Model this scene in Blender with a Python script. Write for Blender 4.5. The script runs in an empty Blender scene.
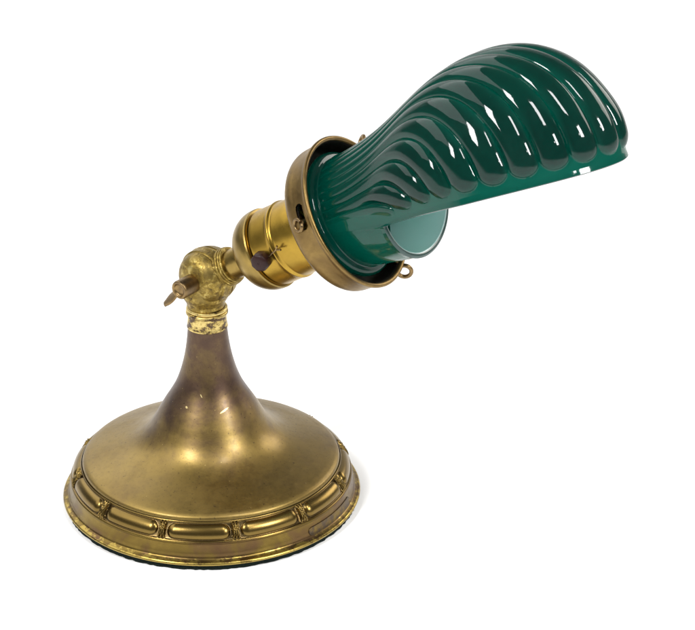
import bpy, bmesh, math, random
import numpy as np
from mathutils import Vector, Matrix
random.seed(4)
K = 0.000514                      # metres per design unit
sc = bpy.context.scene
COL = sc.collection

# ------------------------------------------------------------------ helpers
def link(name, verts, faces, mat, parent=None, smooth=True, sharp=None):
    me = bpy.data.meshes.new(name)
    me.from_pydata([tuple(Vector(v) * K) for v in verts], [], faces)
    bm = bmesh.new(); bm.from_mesh(me)
    bmesh.ops.recalc_face_normals(bm, faces=bm.faces)
    for f in bm.faces: f.smooth = smooth
    if sharp is not None:
        lim = math.radians(sharp)
        for e in bm.edges:
            if len(e.link_faces) == 2 and e.calc_face_angle(0) > lim: e.smooth = False
    bm.to_mesh(me); bm.free()
    me.materials.append(mat)
    o = bpy.data.objects.new(name, me); COL.objects.link(o)
    if parent is not None: o.parent = parent
    return o

def link_bm(name, bm, mat, parent=None, sharp=35, smooth=True):
    me = bpy.data.meshes.new(name)
    bmesh.ops.recalc_face_normals(bm, faces=bm.faces)
    for v in bm.verts: v.co *= K
    for f in bm.faces: f.smooth = smooth
    lim = math.radians(sharp)
    for e in bm.edges:
        if len(e.link_faces) == 2 and e.calc_face_angle(0) > lim: e.smooth = False
    bm.to_mesh(me); bm.free(); me.materials.append(mat)
    o = bpy.data.objects.new(name, me); COL.objects.link(o)
    if parent is not None: o.parent = parent
    return o

def spline(pts, n=8):
    """Catmull-Rom through the points; a point repeated makes a corner."""
    P = [np.array(p, float) for p in pts]
    out = []
    for i in range(len(P) - 1):
        p1, p2 = P[i], P[i + 1]
        if np.allclose(p1, p2): continue
        p0 = P[i - 1] if i > 0 else p1
        p3 = P[i + 2] if i + 2 < len(P) else p2
        # non-uniform tangents
        d1 = np.linalg.norm(p2 - p1)
        def tan(a, b, c):
            da, db = np.linalg.norm(b - a), np.linalg.norm(c - b)
            if da < 1e-6 or db < 1e-6: return None
            return ((b - a) / da * db + (c - b) / db * da) / (da + db)
        m1 = tan(p0, p1, p2); m2 = tan(p1, p2, p3)
        ch = (p2 - p1) / d1
        m1 = ch if m1 is None else m1
        m2 = ch if m2 is None else m2
        for k in range(n):
            t = k / n
            h00 = 2*t**3 - 3*t**2 + 1; h10 = t**3 - 2*t**2 + t
            h01 = -2*t**3 + 3*t**2; h11 = t**3 - t**2
            out.append(h00*p1 + h10*m1*d1 + h01*p2 + h11*m2*d1)
    out.append(P[-1])
    return out

def bm_grid(bm, rows, closed=True):
    vr = [[bm.verts.new(tuple(p)) for p in r] for r in rows]
    n = len(vr[0])
    for i in range(len(vr) - 1):
        for j in range(n if closed else n - 1):
            a, b = vr[i][j], vr[i][(j + 1) % n]
            c, d = vr[i + 1][(j + 1) % n], vr[i + 1][j]
            bm.faces.new((a, b, c, d))
    return vr

def lathe_rows(prof, O, A, X, Y, n=96):
    rows = []
    for (r, s) in prof:
        rows.append([O + A*s + (X*math.cos(2*math.pi*j/n) + Y*math.sin(2*math.pi*j/n))*r for j in range(n)])
    return rows

def bm_lathe(bm, prof, O, A, X, Y, n=96, cap0=False, cap1=False):
    vr = bm_grid(bm, lathe_rows(prof, O, A, X, Y, n))
    if cap0: bm.faces.new(vr[0][::-1])
    if cap1: bm.faces.new(vr[-1])
    return vr

def bm_tube(bm, pts, r, n=10, caps=True):
    pts = [Vector(p) for p in pts]
    rows = []; nx = None
    for i, p in enumerate(pts):
        t = (pts[min(i+1, len(pts)-1)] - pts[max(i-1, 0)]).normalized()
        if nx is None:
            nx = t.orthogonal().normalized()
        nx = (nx - t * nx.dot(t)).normalized()
        ny = t.cross(nx)
        rr = r[i] if isinstance(r, (list, tuple)) else r
        rows.append([p + (nx*math.cos(2*math.pi*j/n) + ny*math.sin(2*math.pi*j/n))*rr for j in range(n)])
    vr = bm_grid(bm, rows)
    if caps: bm.faces.new(vr[0][::-1]); bm.faces.new(vr[-1])

def bm_ellipsoid(bm, c, ax, rad, nu=14, nv=10):
    ax = [Vector(a).normalized() for a in ax]; c = Vector(c)
    rows = []
    for i in range(1, nv):
        th = math.pi*i/nv
        rows.append([c + ax[0]*rad[0]*math.sin(th)*math.cos(2*math.pi*j/nu) + ax[1]*rad[1]*math.sin(th)*math.sin(2*math.pi*j/nu) + ax[2]*rad[2]*math.cos(th) for j in range(nu)])
    vr = bm_grid(bm, rows)
    a = bm.verts.new(c + ax[2]*rad[2]); b = bm.verts.new(c - ax[2]*rad[2])
    for j in range(nu):
        bm.faces.new((a, vr[0][j], vr[0][(j+1) % nu])); bm.faces.new((b, vr[-1][(j+1) % nu], vr[-1][j]))

# ------------------------------------------------------------------ materials
class NT:
    def __init__(s, name):
        s.m = bpy.data.materials.new(name); s.m.use_nodes = True
        s.t = s.m.node_tree; s.b = s.t.nodes['Principled BSDF']
        s.tc = s.t.nodes.new('ShaderNodeTexCoord')
    def n(s, typ, **kw):
        o = s.t.nodes.new(typ)
        for k, v in kw.items(): setattr(o, k, v)
        return o
    def l(s, a, b): s.t.links.new(a, b)
    def noise(s, scale, detail=6, rough=.6, vec=None, dist=0.0, stretch=None):
        o = s.n('ShaderNodeTexNoise'); o.inputs['Scale'].default_value = scale
        o.inputs['Detail'].default_value = detail; o.inputs['Roughness'].default_value = rough
        o.inputs['Distortion'].default_value = dist
        v = vec or s.tc.outputs['Object']
        if stretch:
            mp = s.n('ShaderNodeMapping'); mp.inputs['Scale'].default_value = stretch
            s.l(v, mp.inputs['Vector']); v = mp.outputs['Vector']
        s.l(v, o.inputs['Vector'])
        return o.outputs['Fac']
    def ramp(s, fac, stops):
        o = s.n('ShaderNodeValToRGB'); e = o.color_ramp.elements
        while len(e) < len(stops): e.new(.5)
        for el, (p, c) in zip(e, stops):
            el.position = p; el.color = (*c, 1) if len(c) == 3 else c
        s.l(fac, o.inputs['Fac']); return o.outputs['Color']
    def mix(s, fac, a, b, mode='MIX'):
        o = s.n('ShaderNodeMix', data_type='RGBA', blend_type=mode)
        if isinstance(fac, (int, float)): o.inputs[0].default_value = fac
        else: s.l(fac, o.inputs[0])
        for v, i in ((a, 6), (b, 7)):
            if isinstance(v, tuple): o.inputs[i].default_value = (*v, 1)
            else: s.l(v, o.inputs[i])
        return o.outputs[2]
    def math(s, op, a, b=0.0, clamp=False):
        o = s.n('ShaderNodeMath', operation=op); o.use_clamp = clamp
        for v, i in ((a, 0), (b, 1)):
            if isinstance(v, (int, float)): o.inputs[i].default_value = v
            else: s.l(v, o.inputs[i])
        return o.outputs[0]
    def bump(s, h, strength=.2, dist=.0005):
        o = s.n('ShaderNodeBump'); o.inputs['Strength'].default_value = strength
        o.inputs['Distance'].default_value = dist
        s.l(h, o.inputs['Height']); s.l(o.outputs['Normal'], s.b.inputs['Normal'])
    def sepz(s):
        o = s.n('ShaderNodeSeparateXYZ'); s.l(s.tc.outputs['Object'], o.inputs[0]); return o.outputs

B_GOLD = (.36, .215, .055); B_DARK = (.085, .050, .022); B_OLIVE = (.20, .135, .035); B_BROWN = (.105, .062, .036)

def brass(name, gold, dark, lo=.42, hi=.66, scale=38, rough=(.25, .42), metallic=1.0, bumps=.06, specks=True):
    s = NT(name)
    n1 = s.noise(scale, 8, .62, dist=.6)
    c = s.ramp(n1, [(lo, gold), (hi, dark)])
    n2 = s.noise(scale*9, 5, .6)
    c = s.mix(s.ramp(n2, [(.35, (0, 0, 0)), (.75, (.55,)*3)]), c, tuple(x*.62 for x in gold))
    if specks:
        n3 = s.noise(900, 2, .5)
        c = s.mix(s.ramp(n3, [(.70, (0, 0, 0)), (.76, (1,)*3)]), c, tuple(min(1, x*1.7) for x in gold))
    s.l(c, s.b.inputs['Base Color'])
    s.b.inputs['Metallic'].default_value = metallic
    r = s.ramp(s.noise(scale*3, 5), [(.3, (rough[0],)*3), (.7, (rough[1],)*3)])
    s.l(r, s.b.inputs['Roughness'])
    s.bump(s.noise(700, 4), bumps, .0004)
    return s

def add_translucent(s, col, fac):
    tr = s.n('ShaderNodeBsdfTranslucent'); mx = s.n('ShaderNodeMixShader')
    if isinstance(col, tuple): tr.inputs['Color'].default_value = (*col, 1)
    else: s.l(col, tr.inputs['Color'])
    mx.inputs[0].default_value = fac
    s.l(s.b.outputs[0], mx.inputs[1]); s.l(tr.outputs[0], mx.inputs[2])
    s.l(mx.outputs[0], s.t.nodes['Material Output'].inputs['Surface'])

# base: golden rim, brown patina climbing the stem, lacquer flaking at the stem top and foot
s = NT('aged_base_brass')
xyz = s.sepz()
n1 = s.noise(26, 8, .6, dist=.8)
dish = s.ramp(n1, [(.34, (.25, .172, .050)), (.55, (.235, .160, .047)), (.76, (.20, .135, .042))])
n2 = s.noise(34, 10, .64, dist=.25)
stem = s.ramp(n2, [(.36, (.20, .138, .056)), (.46, (.155, .102, .052)), (.53, (.115, .072, .047)), (.66, (.082, .050, .040))])
zz = s.math('ADD', xyz[2], s.math('MULTIPLY', s.math('SUBTRACT', n2, .5), .085))
up = s.n('ShaderNodeMapRange'); up.interpolation_type = 'SMOOTHSTEP'
up.inputs['From Min'].default_value = .026; up.inputs['From Max'].default_value = .076
s.l(zz, up.inputs['Value'])
c = s.mix(up.outputs[0], dish, stem)
fine = s.noise(420, 5, .65)
c = s.mix(s.ramp(fine, [(.50, (0, 0, 0)), (.8, (.30,)*3)]), c, (.07, .05, .028))
for (px, py, pz), rot, ln, wd in (((16.8, -37.2, 117), -24, 5.2, 1.0), ((-21, -36, 119), 0, 1.3, 1.1), ((-6, -30, 131), 60, 2.2, .6)):
    mp = s.n('ShaderNodeMapping'); mp.vector_type = 'TEXTURE'
    mp.inputs['Location'].default_value = (px*K, py*K, pz*K); mp.inputs['Rotation'].default_value = (0, math.radians(rot), 0)
    mp.inputs['Scale'].default_value = (ln*K, 9*K, wd*K)
    s.l(s.tc.outputs['Object'], mp.inputs['Vector'])
    ln_ = s.n('ShaderNodeVectorMath', operation='LENGTH'); s.l(mp.outputs['Vector'], ln_.inputs[0])
    wob = s.math('ADD', ln_.outputs['Value'], s.math('MULTIPLY', s.math('SUBTRACT', s.noise(1500, 3), .5), .9))
    c = s.mix(s.ramp(wob, [(.75, (.9,)*3), (1.0, (0, 0, 0))]), c, (.72, .58, .27))
pit = s.ramp(s.noise(780, 3, .55), [(.66, (0, 0, 0)), (.70, (.75,)*3)])
c = s.mix(pit, c, (.06, .042, .026))
smear = s.ramp(s.noise(52, 11, .74, dist=.9), [(.50, (0, 0, 0)), (.57, (.05,)*3), (.68, (.12,)*3)])
c = s.mix(smear, c, (.115, .074, .038))
# bright rubbed specks
sp = s.ramp(s.noise(620, 2, .4), [(.775, (0, 0, 0)), (.80, (1,)*3)])
c = s.mix(sp, c, (.5, .37, .14))
s.l(c, s.b.inputs['Base Color']); s.b.inputs['Metallic'].default_value = 1
rr = s.ramp(s.noise(60, 10, .75), [(.36, (.38,)*3), (.50, (.42,)*3), (.56, (.47,)*3)])
scr = s.ramp(s.noise(90, 4, .6, stretch=(3, 3, 40)), [(.56, (0, 0, 0)), (.62, (.5,)*3)])
s.l(s.mix(scr, rr, (.5, .5, .5)), s.b.inputs['Roughness'])
s.b.inputs['Coat Weight'].default_value = .14; s.b.inputs['Coat Roughness'].default_value = .22
s.bump(s.math('ADD', s.math('MULTIPLY', s.noise(60, 3), 1.5), s.noise(520, 5)), .05, .0005)
M_BASE = s.m

s = NT('rim_brass')
xyz = s.sepz()
n1 = s.noise(45, 7, .6, dist=.6)
c = s.ramp(n1, [(.34, (.22, .150, .036)), (.50, (.165, .110, .030)), (.58, (.14, .086, .034)), (.70, (.12, .068, .034))])
# worn bright lacquer near the foot
edge = s.math('ADD', xyz[2], s.math('MULTIPLY', s.math('SUBTRACT', s.noise(170, 8, .75), .5), .012))
m = s.n('ShaderNodeMapRange'); m.inputs['From Min'].default_value = .0052; m.inputs['From Max'].default_value = .0046
s.l(edge, m.inputs['Value'])
c = s.mix(m.outputs[0], c, (.36, .26, .066))
s.l(c, s.b.inputs['Base Color']); s.b.inputs['Metallic'].default_value = 1
s.l(s.ramp(s.noise(120, 6), [(.3, (.24,)*3), (.7, (.42,)*3)]), s.b.inputs['Roughness'])
s.bump(s.noise(420, 6), .10, .0004)
M_RIM = s.m

s = NT('ornament_brass')
g = s.n('ShaderNodeAttribute'); g.attribute_name = 'cavity_shade'
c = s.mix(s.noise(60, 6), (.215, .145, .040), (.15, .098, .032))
c = s.mix(g.outputs['Fac'], c, (.055, .040, .030))  # shade in the hollows painted in as darker brass
s.l(c, s.b.inputs['Base Color']); s.b.inputs['Metallic'].default_value = 1
s.b.inputs['Roughness'].default_value = .27
s.bump(s.noise(500, 5), .06, .0004)
M_ORN = s.m

M_SOCK = brass('socket_brass', (.44, .28, .045), (.32, .195, .034), .40, .75, 22, (.26, .36), bumps=.03, specks=False).m
M_CAP = brass('cap_brass', (.34, .23, .062), (.215, .155, .058), .38, .70, 45, (.26, .38), specks=False).m
M_RING = brass('holder_brass', (.255, .168, .058), (.16, .102, .042), .40, .68, 60, (.34, .48), bumps=.10, specks=False).m
M_WIRE = brass('screw_brass', (.30, .20, .085), (.13, .088, .05), .40, .65, 120, (.3, .45)).m

s = NT('pitted_brass')
n1 = s.noise(330, 9, .68, dist=.5)
c = s.ramp(n1, [(.34, (.075, .05, .025)), (.41, (.18, .12, .032)), (.54, (.31, .215, .048)), (.62, (.52, .40, .13))])
big = s.noise(75, 5, .6)
c = s.mix(s.ramp(big, [(.47, (0, 0, 0)), (.56, (.85,)*3)]), c, s.mix(s.noise(40, 4), (.27, .19, .048), (.20, .145, .05)))
s.l(c, s.b.inputs['Base Color']); s.b.inputs['Metallic'].default_value = .95
s.l(s.ramp(n1, [(.4, (.5,)*3), (.65, (.28,)*3)]), s.b.inputs['Roughness'])
s.bump(s.mix(s.ramp(big, [(.47, (0, 0, 0)), (.56, (.9,)*3)]), n1, (.5, .5, .5)), .6, .0009)
M_PIT = s.m

s = NT('flaking_lacquer')
n1 = s.noise(150, 8, .7, stretch=(1, 1, 1.6))
c = s.ramp(n1, [(.44, (.68, .53, .20)), (.52, (.44, .32, .10)), (.55, (.10, .065, .04))])
s.l(c, s.b.inputs['Base Color']); s.b.inputs['Metallic'].default_value = .85
s.b.inputs['Roughness'].default_value = .38
s.bump(n1, .2, .0004)
M_FLAKE = s.m

s = NT('stamped_plate')
n1 = s.noise(160, 6)
c = s.ramp(n1, [(.33, (.13, .09, .045)), (.47, (.095, .068, .046)), (.54, (.14, .095, .042)), (.62, (.18, .12, .036))])
s.l(c, s.b.inputs['Base Color']); s.b.inputs['Metallic'].default_value = 1; s.b.inputs['Roughness'].default_value = .38
M_PLATE = s.m

s = NT('dark_inside')  # near-black tone for the inner faces of the holder
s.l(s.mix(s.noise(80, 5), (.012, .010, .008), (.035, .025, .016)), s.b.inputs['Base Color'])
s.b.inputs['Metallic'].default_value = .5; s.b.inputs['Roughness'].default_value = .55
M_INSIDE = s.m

s = NT('brown_bakelite')
s.l(s.mix(s.noise(200, 5), (.016, .0045, .004), (.034, .011, .009)), s.b.inputs['Base Color'])
s.b.inputs['Roughness'].default_value = .42; s.b.inputs['Specular IOR Level'].default_value = .25
M_BAK = s.m

s = NT('dark_green_felt')
s.l(s.mix(s.noise(900, 5), (.003, .006, .005), (.014, .022, .018)), s.b.inputs['Base Color'])
s.b.inputs['Roughness'].default_value = 1; s.b.inputs['Specular IOR Level'].default_value = .1
s.bump(s.noise(1500, 4), .8, .0008)
M_FELT = s.m

s = NT('green_cased_glass')
g = s.n('ShaderNodeAttribute'); g.attribute_name = 'thick'
nz = s.noise(40, 3)
c = s.ramp(g.outputs['Fac'], [(0.0, (.0003, .056, .041)), (.35, (.0002, .038, .0275)), (1.0, (.0001, .0165, .0125))])
c = s.mix(s.ramp(nz, [(.4, (0, 0, 0)), (.7, (.25,)*3)]), c, (.0003, .046, .030))
du_ = s.ramp(s.noise(1100, 2, .5), [(.76, (0, 0, 0)), (.79, (.35,)*3)])
c = s.mix(du_, c, (.10, .20, .17))
film = s.ramp(s.noise(24, 7, .7, dist=.5), [(.5, (0, 0, 0)), (.72, (.03,)*3)])
c = s.mix(film, c, (.12, .22, .19))
s.l(c, s.b.inputs['Base Color'])
s.bump(s.noise(55, 4, .55), .10, .0012)
s.l(s.ramp(s.noise(160, 5), [(.35, (.035,)*3), (.75, (.085,)*3)]), s.b.inputs['Roughness']); s.b.inputs['IOR'].default_value = 1.48
add_translucent(s, s.ramp(g.outputs['Fac'], [(0.0, (.004, .42, .29)), (.4, (.002, .24, .16)), (1.0, (.001, .13, .09))]), .32)
M_GLASS = s.m

s = NT('opal_glass_lining')
s.l(s.mix(s.noise(30, 3), (.68, .86, .86), (.76, .92, .91)), s.b.inputs['Base Color'])
s.b.inputs['Roughness'].default_value = .12; s.b.inputs['IOR'].default_value = 1.5
add_translucent(s, (.85, .95, .93), .30)
M_OPAL = s.m

s = NT('glass_cut_edge')
g = s.n('ShaderNodeAttribute'); g.attribute_name = 'opal'
c = s.mix(s.noise(200, 4), (.010, .035, .030), (.03, .075, .065))
s.l(s.mix(g.outputs['Fac'], c, (.78, .92, .9)), s.b.inputs['Base Color'])
s.b.inputs['Roughness'].default_value = .18
M_EDGE = s.m

s = NT('white_tabletop')
s.l(s.mix(s.noise(6, 4), (.93, .93, .93), (.95, .95, .95)), s.b.inputs['Base Color'])
s.b.inputs['Roughness'].default_value = .9; s.b.inputs['Specular IOR Level'].default_value = .1
M_TABLE = s.m

# ------------------------------------------------------------------ the lamp
lamp = bpy.data.objects.new('desk_lamp', None); COL.objects.link(lamp)
lamp.empty_display_size = .05
lamp['label'] = 'antique brass desk lamp with ribbed dark green glass shell shade, standing on a white surface'
lamp['category'] = 'desk lamp'

Z0 = Vector((0, 0, 0)); X = Vector((1, 0, 0)); Y = Vector((0, 1, 0)); Z = Vector((0, 0, 1))

# --- felt pad
bm = bmesh.new()
rows = []
N = 240
jit = [random.uniform(-.7, .7) for _ in range(N)]
for (r, z) in ((0.5, 0.2), (147.5, .2), (150.6, .6), (151, 3.0), (150.4, 6.4), (0.5, 6.4)):
    rows.append([Vector(((r + jit[j]*(r > 100))*math.cos(2*math.pi*j/N), (r + jit[j]*(r > 100))*math.sin(2*math.pi*j/N), z)) for j in range(N)])
bm_grid(bm, rows)
link_bm('felt_pad', bm, M_FELT, lamp)

# --- foot rim
def spun(name, pts, mat, parent, n=192, O=Z0, A=Z, XX=X, YY=Y, k=8, sharp=40):
    bm = bmesh.new(); bm_lathe(bm, spline(pts, k), O, A, XX, YY, n)
    return link_bm(name, bm, mat, parent, sharp)

base = spun('base', [(133.4, 40.5), (132.4, 43), (132.2, 45.4), (131.2, 47.6), (129, 49.4), (125, 51.4), (118, 54), (108, 57.2), (98, 60.2), (88, 63.6), (79, 67.8),
                     (70.5, 73.6), (63, 81.5), (56.5, 91.5), (51, 101.5), (46, 110), (41, 118), (34.2, 130), (29.4, 142), (25.6, 155), (23.0, 167), (21.3, 178), (20.1, 189), (19.2, 200), (18.2, 212)], M_BASE, lamp)
spun('rim', [(142, 7.4), (150.6, 5.8), (152.8, 6.0), (153.6, 7.4), (152.8, 8.9), (150.4, 10), (148.4, 11.2), (146.8, 16), (145.6, 21), (144.8, 25.2), (144.8, 25.2), (145.4, 26.4), (144.8, 27.8), (143, 28.0)], M_RIM, base)

# --- ornamental band: twelve rounded bars between bound-reed knots, one pressed band
NA, NB = 2000, 36
pitch = 30.0; off = -90 - 17 + 0.0   # degrees of a knot centre
# cross-section of the ground of the band from outer-low to inner-high
def band_pt(t):
    r = 144.2 + (132.6 - 144.2)*t; z = 27.4 + (44.0 - 27.4)*t
    return r, z
nr, nz_ = (44.0-27.4), (144.2-132.6); L_ = math.hypot(nr, nz_); nr, nz_ = nr/L_, nz_/L_
verts = []; cav = []
for i in range(NB + 1):
    t = i/NB
    for j in range(NA):
        a = 360.0*j/NA
        d = ((a - off + pitch/2) % pitch) - pitch/2        # signed degrees from nearest knot
        d2 = pitch/2 - abs(d)                                # degrees from bar centre
        y = (t - .5)*L_                                      # across
        arc = 2.39                                           # units per degree
        h = 0.0
        # bar: a capsule
        half = 12.8*arc; rc = 7.6
        xx = d2*arc
        ex = max(0, xx - (half - rc))
        q = (ex*ex + y*y)/(rc*rc)
        if q < 1: h = 3.7*(1 - q)**.62
        # knot: three bound reeds pinched at the waist, tips spread
        x = d*arc
        if abs(x) < 7.0:
            wy = y/8.6
            for kx in (-1, 0, 1):
                cx = kx*(1.9 + 1.5*wy*wy)
                w = 1.35 - .25*abs(wy)
                qq = ((x - cx)/w)**2 + (y/8.8)**4
                if qq < 1: h = max(h, 3.9*math.sqrt(1 - qq))
            qq = (x/3.6)**2 + ((y - 1.0)/1.5)**2          # the binding
            if qq < 1: h = max(h, 4.7*math.sqrt(1 - qq))
            for sg in (-1, 1):                                # two small beads above it
                qq = ((x - sg*1.9)/1.5)**2 + ((y - 4.6)/1.7)**2
                if qq < 1: h = max(h, 4.9*math.sqrt(1 - qq))
        # raised fillets along both borders
        for yy in (-L_/2 + .6, L_/2 - .8):
            dd = abs(y - yy)
            if dd < 1.1: h = max(h, 1.1*math.sqrt(1 - (dd/1.1)**2))
        r, z = band_pt(t)
        g0 = -.4*(1 - (2*t - 1)**6)
        hh = h + g0
        r += nr*hh; z += nz_*hh
        verts.append((r*math.cos(math.radians(a)), r*math.sin(math.radians(a)), z))
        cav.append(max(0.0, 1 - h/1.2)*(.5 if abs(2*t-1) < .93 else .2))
faces = [(i*NA + j, i*NA + (j+1) % NA, (i+1)*NA + (j+1) % NA, (i+1)*NA + j) for i in range(NB) for j in range(NA)]
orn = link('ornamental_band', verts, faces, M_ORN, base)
at = orn.data.attributes.new('cavity_shade', 'FLOAT', 'POINT'); at.data.foreach_set('value', cav)

# --- stamped maker's plate on the rim: a sunken-looking dark cartouche with worn raised border
bm = bmesh.new()
def rim_pt(deg, z, o=0.0):
    r = 148.5 - (z - 11)*(3.4/14.0) + o
    return Vector((r*math.cos(math.radians(deg)), r*math.sin(math.radians(deg)), z))
a0, a1, zc, hw = -46.0, -15.0, 16.0, 4.3
nn = 60
rows = []
for t in range(nn + 1):
    a = a0 + (a1 - a0)*t/nn
    e0 = min(1, (t/nn)*(a1 - a0)*2.5/hw); e1 = min(1, (1 - t/nn)*(a1 - a0)*2.5/hw)
    w = hw*math.sqrt(max(.02, 1 - (1 - min(e0, e1))**2))
    rows.append([rim_pt(a, zc + w*u, .22 if abs(u) < .8 else (.38 if abs(u) < .97 else -.3)) for u in (-1, -.95, -.85, -.78, 0, .78, .85, .95, 1)])
bm_grid(bm, rows, closed=False)
# worn, unreadable strokes left in the stamp
for k in range(13):
    a = a0 + 3.0 + k*1.75
    lean = random.uniform(-.5, .5); hgt = random.uniform(1.6, 3.0)
    bm_tube(bm, [rim_pt(a - lean, zc - hgt, -.1), rim_pt(a + lean, zc + hgt*.8, -.1)], .42, 6)
link_bm('maker_stamp', bm, M_PLATE, base)

# --- stem top: flaking lacquer collar
spun('stem_collar', [(18.6, 192.5), (20.3, 192.9), (20.0, 197), (19.5, 203), (19.3, 207), (19.3, 207), (20.6, 207.7), (21.3, 209.4), (20.6, 211), (19.4, 211.4), (19.4, 211.4), (20.4, 212.2), (20.8, 213.6), (20.2, 215), (18.4, 215.4)], M_FLAKE, base, n=96)

# ------------------------------------------------------------------ swivel joint
J = Vector((2.77, 0, 248.9))
A = Vector((.7672, -.3823, .5150)).normalized()
U = (Z - A*A.z).normalized()
V = U.cross(A).normalized()
if V.y > 0: V = -V                # V points to the near side
Q = Vector((-.62, -.785, -.03)).normalized()          # thumb-screw axis
Qx = (Z - Q*Q.z).normalized(); Qy = Q.cross(Qx)
bm = bmesh.new()
bm_lathe(bm, spline([(0.21, -24.38), (12.72, -23.85), (20.14, -21.2), (25.97, -13.78), (28.41, -5.83), (28.41, -5.83), (26.71, -4.88), (26.71, -3.39), (26.71, -3.39), (28.62, -2.54), (28.83, 4.24), (28.62, 8.9), (28.62, 8.9), (27.14, 9.75), (26.92, 11.02), (26.92, 11.02), (25.65, 14.84), (21.73, 20.14), (15.9, 23.32), (12.72, 24.17), (0.21, 24.38)], 5), J, Q, Qx, Qy, 72)
joint = link_bm('swivel_joint', bm, M_PIT, lamp, 40)
# lower boss under the knuckle
spun('joint_boss', [(18.4, 214.6), (18.9, 216), (19.1, 219), (20.6, 222.5), (22.6, 226), (23.8, 230), (24.2, 235), (23.2, 243)], M_PIT, joint, n=96, O=Vector((-1, 0, 0)))
# arm side boss with its corded ring
spun('arm_boss', [(19.4, 8), (19.6, 15), (18.8, 21), (18.2, 24), (18.2, 24), (19.4, 24.5), (19.8, 25.8), (19.4, 27.1), (18.5, 27.5), (18.5, 27.5), (19.2, 28), (19.4, 29.1), (19, 30.2), (18.2, 30.5), (18.2, 30.5), (18.6, 31), (18.4, 32.2), (15, 32.8)], M_PIT, joint, n=96, O=J, A=A, XX=U, YY=V)
# thumb screw
bm = bmesh.new()
bm_lathe(bm, spline([(11.2, 18), (11.2, 21), (11.2, 21), (9.8, 22), (9.6, 26), (9.6, 40), (9.5, 43), (8.8, 44.3), (7.6, 44.5), (6.6, 44.1), (5.8, 42.9), (4.4, 42.1), (.2, 41.9)], 4), J, Q, Qx, Qy, 40)
screw = link_bm('thumb_screw', bm, M_WIRE, joint, 40)
bm = bmesh.new()
wd = (Vector((-.62, .36, -.72))).normalized(); wd = (wd - Q*wd.dot(Q)*.4).normalized()
wn = wd.cross(Q).normalized(); wq = wn.cross(wd).normalized()
wn, wq = wn*.64 + wq*.77, wq*.64 - wn*.77
rowsA = []
for t in np.linspace(0, 1, 14):
    w = 3.6 + 2.6*math.sin(math.pi*min(1, t*1.05)) if t < .93 else 3.4
    th = 1.7
    c = J + Q*40.5 + wd*(6 + 24*t)
    rowsA.append([c + wq*w*math.cos(p) + wn*th*math.sin(p) for p in np.linspace(0, 2*math.pi, 17)[:-1]])
vr = bm_grid(bm, rowsA); bm.faces.new(vr[0][::-1]); bm.faces.new(vr[-1])
link_bm('screw_wing', bm, M_WIRE, screw, 60)

# ------------------------------------------------------------------ socket
socket = spun('socket_cap', [(15.2, 28), (15.2, 47), (15.4, 52), (17, 54.6), (21, 55.8), (28, 58), (34, 62.5), (38.2, 69), (40.4, 76), (40.8, 83), (40.8, 83), (40.2, 84.4), (38.6, 84.6), (37.2, 84.8)], M_CAP, lamp, n=128, O=J, A=A, XX=U, YY=V)
socket.name = 'socket_cap'
shell = spun('socket_shell', [(36.8, 83.2), (36.8, 85.6), (37.4, 86.6), (38.4, 87.4), (38.6, 88.6), (38.6, 88.6), (38.6, 108.6), (38.6, 108.6), (39.3, 109.6), (39.4, 111), (38.6, 112.2), (38.6, 112.2), (37.9, 113.4), (37.8, 116), (37.5, 128), (37.2, 144), (37.8, 150), (41, 153)], M_SOCK, lamp, n=128, O=J, A=A, XX=U, YY=V)

def on_axis(s, ang, r):
    return J + A*s + (V*math.cos(math.radians(ang)) + U*math.sin(math.radians(ang)))*r

# switch knob: eight-sided bakelite button with a domed end
ang = -3; rd = (V*math.cos(math.radians(ang)) + U*math.sin(math.radians(ang)))
bm = bmesh.new()
bm_lathe(bm, [(9.4, 36), (9.6, 43), (9.2, 46), (7.6, 47.6), (4, 48.2), (.2, 48.3)], J + A*95, rd, A, rd.cross(A), 8)
bmesh.ops.bevel(bm, geom=[e for e in bm.edges], offset=.35, segments=1, affect='EDGES')
knob = link_bm('switch_knob', bm, M_BAK, shell, 30)
# small split brass pin beside it
bm = bmesh.new()
p0 = on_axis(103, -2, 40); p1 = on_axis(117, 3, 42.6); p2 = on_axis(121, 7, 43.6); p3 = on_axis(123, 1, 43.4)
bm_tube(bm, [p0, p1, p2], [.8, .8, 1.2], 8); bm_tube(bm, [p1, p3], [.8, 1.1], 8)
link_bm('switch_pin', bm, M_WIRE, shell, 60)

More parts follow.
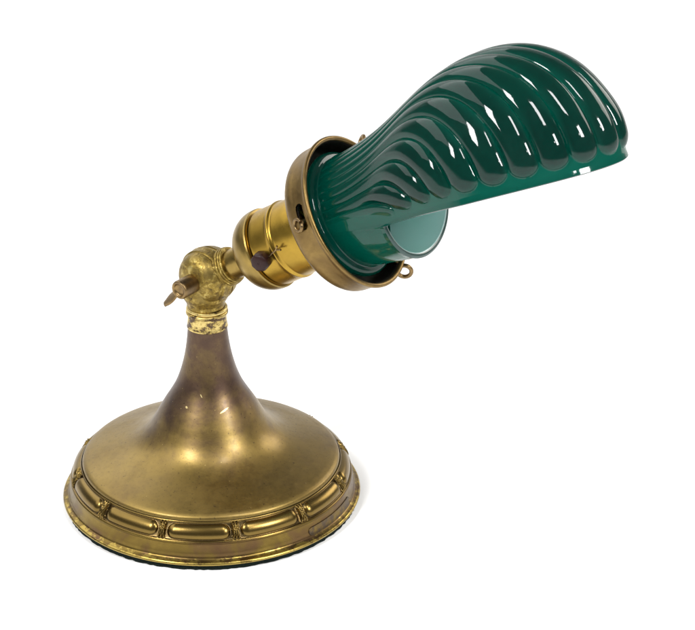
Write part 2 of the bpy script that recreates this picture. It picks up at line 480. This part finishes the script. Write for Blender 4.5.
# ------------------------------------------------------------------ shade holder ring with slots
SL = 28.0     # slot half-length in degrees *of arc along circumference*
def holder():
    prof = spline([(38.6, 146), (42, 149.5), (52, 153), (62, 156.5), (67.5, 159.5), (70.6, 163.5), (71.8, 167.5), (72.2, 173), (73, 181), (74.2, 186.4), (75.6, 188.4), (75.8, 190.4), (74.2, 191.6), (72, 191.0), (70.8, 188.5), (70.0, 180), (69.2, 171), (67.6, 165), (63, 161.5), (55, 158), (45, 154.5), (38.2, 152)], 5)
    n = 720
    fine = []
    for a, b in zip(prof, prof[1:]):
        m = max(1, int(abs(b[1] - a[1])/.5)) if min(a[0], b[0]) > 66 else 1
        fine += [a + (b - a)*k/m for k in range(m)]
    prof = fine + [prof[-1]]
    rows = lathe_rows(prof, J, A, V, U, n)
    bm = bmesh.new()
    vr = [[bm.verts.new(p) for p in r] for r in rows]
    def hole(s, deg):
        for c in (20, ):
            d = abs((deg - c + 180) % 360 - 180)
            x = d*1.27; y = s - 178.5
            ex = max(0, x - 8.5)
            if ex*ex + y*y < 4.2**2: return True
        return False
    holes = []
    for i in range(len(rows) - 1):
        for j in range(n):
            s_ = (prof[i][1] + prof[i+1][1])/2; r_ = (prof[i][0] + prof[i+1][0])/2
            if r_ > 67 and hole(s_, 360*(j + .5)/n): continue
            bm.faces.new((vr[i][j], vr[i][(j+1) % n], vr[i+1][(j+1) % n], vr[i+1][j]))
    o = link_bm('shade_holder', bm, M_RING, lamp, 40)
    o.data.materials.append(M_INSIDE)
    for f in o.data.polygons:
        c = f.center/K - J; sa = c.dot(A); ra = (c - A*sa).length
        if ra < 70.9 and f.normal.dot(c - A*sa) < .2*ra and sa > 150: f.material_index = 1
    return o
# finer rows near the slot come from a dense profile
ring = holder()

def hook_screw(name, deg, s0, r0, r1, rl, tilt):
    rad = (V*math.cos(math.radians(deg)) + U*math.sin(math.radians(deg)))
    tang = A.cross(rad)
    side = (A*math.cos(math.radians(tilt)) + tang*math.sin(math.radians(tilt)))
    pts = [J + A*s0 + rad*r0, J + A*s0 + rad*r1]
    c = J + A*s0 + rad*(r1 + rl)
    for k in range(1, 25):
        a = math.radians(-90 + k*340/24)
        pts.append(c + side*math.cos(a)*rl + rad*math.sin(a)*rl)
    bm = bmesh.new(); bm_tube(bm, pts, 2.1, 10)
    return link_bm(name, bm, M_WIRE, ring, 60)
bm = bmesh.new()
rad = (V*math.cos(math.radians(15)) + U*math.sin(math.radians(15))); tg = A.cross(rad)
c0 = on_axis(173.2, 15, 73.8); ax1 = (A + rad*.35).normalized()
bm_tube(bm, [on_axis(179, 17, 58), on_axis(178, 17, 70)] + [c0 + ax1*math.cos(a)*5.6 + tg*math.sin(a)*5.6 for a in np.linspace(.2, 5.9, 26)], 1.7, 10)
link_bm('thumb_hook', bm, M_WIRE, ring, 60)
hook_screw('thumb_hook', 146, 184, 62, 84, 5.6, 30)
hook_screw('thumb_hook', -113, 186, 62, 76, 6.8, 10)

# ------------------------------------------------------------------ glass shell shade
G = {'roll': 6.6709, 'RN': 54.4391, 'psi': 100.2649, 'sE': 352.1278, 'wE': 91.5103, 'aF': 113.3612, 'tilt': 7.8291, 'sC': 251.3086, 'tC': -21.4595, 'wC': 63.2601, 'sag': 6.2304, 'hm': 0.126, 'q0': 0.5645, 'dq': 0.0937, 'nm': 0.0448, 'ex': 1.0919, 'bl': -9.3858}
# even polynomials in q for the three inner control points of each rib line (along, radial / sideways, up)
CP = {'1s': (126.4509, -96.9419, -35.2173, -4.301, 24.9363),
      '1r': (-2.0997, 1.2503, 0.8821, 1.3234, 1.4701),
      '2s': (134.5268, -122.442, -2.8576, 17.8942, 3.4778),
      '2l': (19.5211, -0.7341, -16.8448, -8.7544, 11.591),
      '2t': (71.4056, -138.8625, 12.0794, 49.7546, -0.1528),
      '3s': (38.5238, -92.9989, 1.6791, 30.4391, 7.0907),
      '3l': (9.0754, 4.9221, -18.5959, -14.0474, 16.0933),
      '3t': (149.9034, -200.6609, 15.3347, 38.9362, -0.8349)}
def ev(k, q): return sum(a*q**n for a, n in zip(CP[k], (0, 2, 4, 6, 10)))
ROLL = math.radians(G['roll'])
Vs = (V*math.cos(ROLL) + U*math.sin(ROLL)); Us = (U*math.cos(ROLL) - V*math.sin(ROLL))
RN = G['RN']; SN = 190.0; PSI = math.radians(G['psi']); NR = 2/G['dq']
sE, wE, aF, sC, tC, wC = (G[k] for k in ('sE', 'wE', 'aF', 'sC', 'tC', 'wC'))
NQ = 1201; NU = 240; NBOT = 161
us = 1 - (1 - np.linspace(0, 1, NU))**1.5
e_ = np.linspace(0, math.pi/2, 400); t_ = np.linspace(0, 1, 400)[1:]
half = np.r_[np.c_[sE + aF*np.cos(e_)**G['ex'], wE*np.sin(e_)**G['ex']], np.c_[sE + (sC - sE)*t_, wE + (wC - wE)*(t_*t_*(3 - 2*t_)*.65 + .35*t_)]]
f_ = (half[:, 0] - sC)/(sE + aF - sC)
half = np.c_[half, tC - (half[:, 0] - sC)*math.tan(math.radians(G['tilt'])) + G['sag']*4*f_*(1 - f_)]
seg = np.r_[0, np.cumsum(np.linalg.norm(np.diff(half, axis=0), axis=1))]
def hem(q):
    a = abs(q)*(1 + G['hm']*(1 - q*q))*seg[-1]
    p = np.array([np.interp(a, seg, half[:, i]) for i in range(3)])
    if q < 0: p[1] = -p[1]
    return p
def neck(psi):   # psi from the top, + is near side
    return np.array([SN, RN*math.sin(psi), RN*math.cos(psi)])
def ang_of(q): return q*(1 + G['nm']*(1 - q*q))*PSI
def rib_curve(q):
    a = ang_of(q); N_ = neck(a); M_ = hem(q)
    rad = np.array([0, math.sin(a), math.cos(a)])
    P1 = N_ + np.array([ev('1s', q), 0, 0]) + rad*ev('1r', q)
    P2 = N_ + np.array([ev('2s', q), q*ev('2l', q), ev('2t', q)])
    P3 = M_ + np.array([ev('3s', q), q*ev('3l', q), ev('3t', q)])
    return N_, P1, P2, P3, M_
def bez(c):
    a, b, d, f, e = [x[None, :] for x in c]; t = us[:, None]
    return (1-t)**4*a + 4*(1-t)**3*t*b + 6*(1-t)**2*t*t*d + 4*(1-t)*t**3*f + t**4*e
qs = np.linspace(-1, 1, NQ)
hood = np.stack([bez(rib_curve(q)) for q in qs], 1)                   # NU x NQ x 3
# underside of the tube: from near cusp round the bottom to the far cusp
bots = []
for k in range(1, NBOT - 1):
    f = k/(NBOT - 1)
    psi = PSI + (2*math.pi - 2*PSI)*f
    N_ = neck(psi)
    M_ = np.array([sC + G['bl']*math.sin(math.pi*f), wC*math.sin(psi), 0.0])
    M_[2] = wC*math.cos(psi) + (tC - wC*math.cos(PSI))*(1 - math.sin(math.pi*f))
    # blend the handles of the last hood line into a plain tube underneath
    b = min(1.0, min(f, 1 - f)/.18); b = b*b*(3 - 2*b)
    sg = 1 if f < .5 else -1
    H = rib_curve(float(sg)); 
    d1 = H[1] - H[0]; d2 = H[2] - H[0]; d3 = H[3] - H[4]
    L = M_ - N_
    P1 = N_ + d1*(1 - b) + L*.25*b; P2 = N_ + d2*(1 - b) + L*.5*b; P3 = M_ + d3*(1 - b) - L*.25*b
    bots.append(bez((N_, P1, P2, P3, M_)))
bot = np.stack(bots, 1)
surf = np.concatenate([hood, bot], 1)                                  # closed in v
NV = surf.shape[1]
du = np.gradient(surf, axis=0)
ext = np.concatenate([surf[:, -3:], surf, surf[:, :3]], 1)
dv = np.gradient(ext, axis=1)[:, 3:-3]
nrm = np.cross(dv, du); nrm /= np.linalg.norm(nrm, axis=2, keepdims=True) + 1e-12
ctr = surf.mean(1, keepdims=True)
if ((surf - ctr)*nrm).sum() < 0: nrm = -nrm
# rib relief
arc = np.zeros((NU, NV)); arc[1:] = np.cumsum(np.linalg.norm(np.diff(surf, axis=0), axis=2), 0)
D = arc[-1:] - arc                                                     # distance to the rim
qv = np.r_[qs, np.full(NV - NQ, 2.0)]
phi = (((qv - G['q0'])*NR/2) % 1.0)*2 - 1
width = np.linalg.norm(dv, axis=2)*(NQ - 1)/NR                         # local rib width
BAND, RE = 9.0, 13.0
e = np.clip((BAND + RE - D)/RE, 0, 1)
end = np.exp(-((D - BAND - 24)/22.0)**2)                               # the flutes swell into bulbous ends
amp = np.minimum((.20 + .09*end)*width, 1.8 + 2.6*np.clip(arc/130., 0, 1) + 2.6*end)
fade = np.clip((.90 - np.abs(qv))/.08, 0, 1)
amp = amp*fade[None, :]
lob = np.clip(1 - np.abs(phi[None, :])**2.2 - e**2, 0, 1)**.62
h = amp*lob
h[:, NQ:] = 0
thick = np.clip(h/4.5, 0, 1)
# collar start: short smooth start at the neck
h *= np.clip(arc/4., 0.0, 1)
outer = surf + nrm*h[:, :, None]
# a slight thickening of the rim itself
outer += nrm*(.9*np.clip(1 - D/5.0, 0, 1))[:, :, None]
TH = 4.4
inner = surf - nrm*TH
inner[-1] = inner[-1]
def to_world(p):
    p = p.reshape(-1, 3)
    return [J + A*float(s_) + Vs*float(l_) + Us*float(t_) for s_, l_, t_ in p]
def grid_faces(nu, nv):
    return [(i*nv + j, i*nv + (j+1) % nv, (i+1)*nv + (j+1) % nv, (i+1)*nv + j) for i in range(nu - 1) for j in range(nv)]

# collar (fitter lip) rows precede the outer surface
lip = spline([(55, 177.2), (57.6, 177), (60.4, 178.4), (61.8, 181.4), (61.4, 184.6), (59.2, 187), (56.8, 187.8), (55.2, 188.3), (55.2, 188.3), (54.5, 189.2)], 6)
psis = np.r_[[ang_of(q) for q in qs], PSI + (2*math.pi - 2*PSI)*np.arange(1, NBOT - 1)/(NBOT - 1)]
lip_rows = np.array([[[s_, r_*math.sin(p), r_*math.cos(p)] for p in psis] for (r_, s_) in lip])
full = np.concatenate([lip_rows, outer], 0)
th_full = np.r_[np.full(lip_rows.shape[0]*NV, .0), thick.reshape(-1)]
shade = link('glass_shade', to_world(full), grid_faces(full.shape[0], NV), M_GLASS, lamp, sharp=55)
at = shade.data.attributes.new('thick', 'FLOAT', 'POINT'); at.data.foreach_set('value', th_full)
link('opal_lining', to_world(inner), grid_faces(NU, NV), M_OPAL, shade)
# cut edge joining both skins
mid0 = outer[-1]; mid2 = inner[-1]
n_end = (outer[-1] - outer[-2]); n_end /= np.linalg.norm(n_end, axis=1, keepdims=True)
edge_rows = np.stack([mid0, mid0*.8 + mid2*.2 + n_end*.9, mid0*.5 + mid2*.5 + n_end*1.2, mid0*.2 + mid2*.8 + n_end*.9, mid2], 0)
ce = link('cut_edge', to_world(edge_rows), grid_faces(5, NV), M_EDGE, shade)
at = ce.data.attributes.new('opal', 'FLOAT', 'POINT'); at.data.foreach_set('value', np.repeat([0, 0, 0, 0, 1], NV).astype(float))

# ------------------------------------------------------------------ surface, light, camera
prof = [(-2.4, 0.0), (0.6, 0.0), (1.7, 0.0)] + [(1.7 + .6*math.sin(a), .6 - .6*math.cos(a)) for a in np.linspace(0, math.pi/2, 25)[1:]] + [(2.3, 2.4)]
me = bpy.data.meshes.new('white_sweep')
me.from_pydata([(x, y, z) for (y, z) in prof for x in (-3.2, 3.2)], [], [(2*k, 2*k + 1, 2*k + 3, 2*k + 2) for k in range(len(prof) - 1)])
for f in me.polygons: f.use_smooth = True
me.materials.append(M_TABLE)
t = bpy.data.objects.new('white_sweep', me); COL.objects.link(t); t['kind'] = 'structure'

def area(name, loc, target, sx, sy, power, col=(1, 1, 1)):
    l = bpy.data.lights.new(name, 'AREA'); l.shape = 'RECTANGLE'; l.size = sx; l.size_y = sy
    l.energy = power; l.color = col
    o = bpy.data.objects.new(name, l); COL.objects.link(o); o.location = loc
    o.rotation_euler = (Vector(target) - Vector(loc)).to_track_quat('-Z', 'Y').to_euler()
    return o
area('overhead_softbox', (-1.35, 1.05, 1.5), (-1.25, 1.02, 0), 3.6, 1.7, 42)
area('left_softbox', (-.62, -.72, 1.05), (.03, 0, .12), .24, .44, 13)
area('centre_softbox', (.40, -.60, 1.22), (.03, 0, .12), .17, .30, 5)
area('right_softbox', (.95, -.75, .9), (.03, 0, .12), .24, .36, 13)
area('added_back_fill', (1.75, 1.15, 1.0), (.15, .1, .05), 1.2, .8, 17, (1, .95, .88))  # unseen fill, added to lift the floor shadow at right
area('small_lamp', (.78, -.88, .80), (.03, 0, .12), .05, .05, .4)

w = bpy.data.worlds.new('World'); sc.world = w; w.use_nodes = True
bg = w.node_tree.nodes['Background']; bg.inputs[0].default_value = (1, 1, 1, 1); bg.inputs[1].default_value = .17

p = math.radians(25.0); Dm = 1.13
tgt = Vector((140.37, 0, 205.0))*K
cam = bpy.data.cameras.new('camera'); co = bpy.data.objects.new('camera', cam); COL.objects.link(co)
co.location = tgt + Vector((0, -math.cos(p), math.sin(p)))*Dm
co.rotation_euler = (math.radians(90) - p, 0, 0)
cam.sensor_width = 36; cam.lens = 36*Dm/(695*K)
cam.clip_start = .05; cam.clip_end = 50
sc.camera = co
sc.view_settings.view_transform = 'Standard'; sc.view_settings.look = 'None'
sc.view_settings.exposure = 0; sc.view_settings.gamma = 1
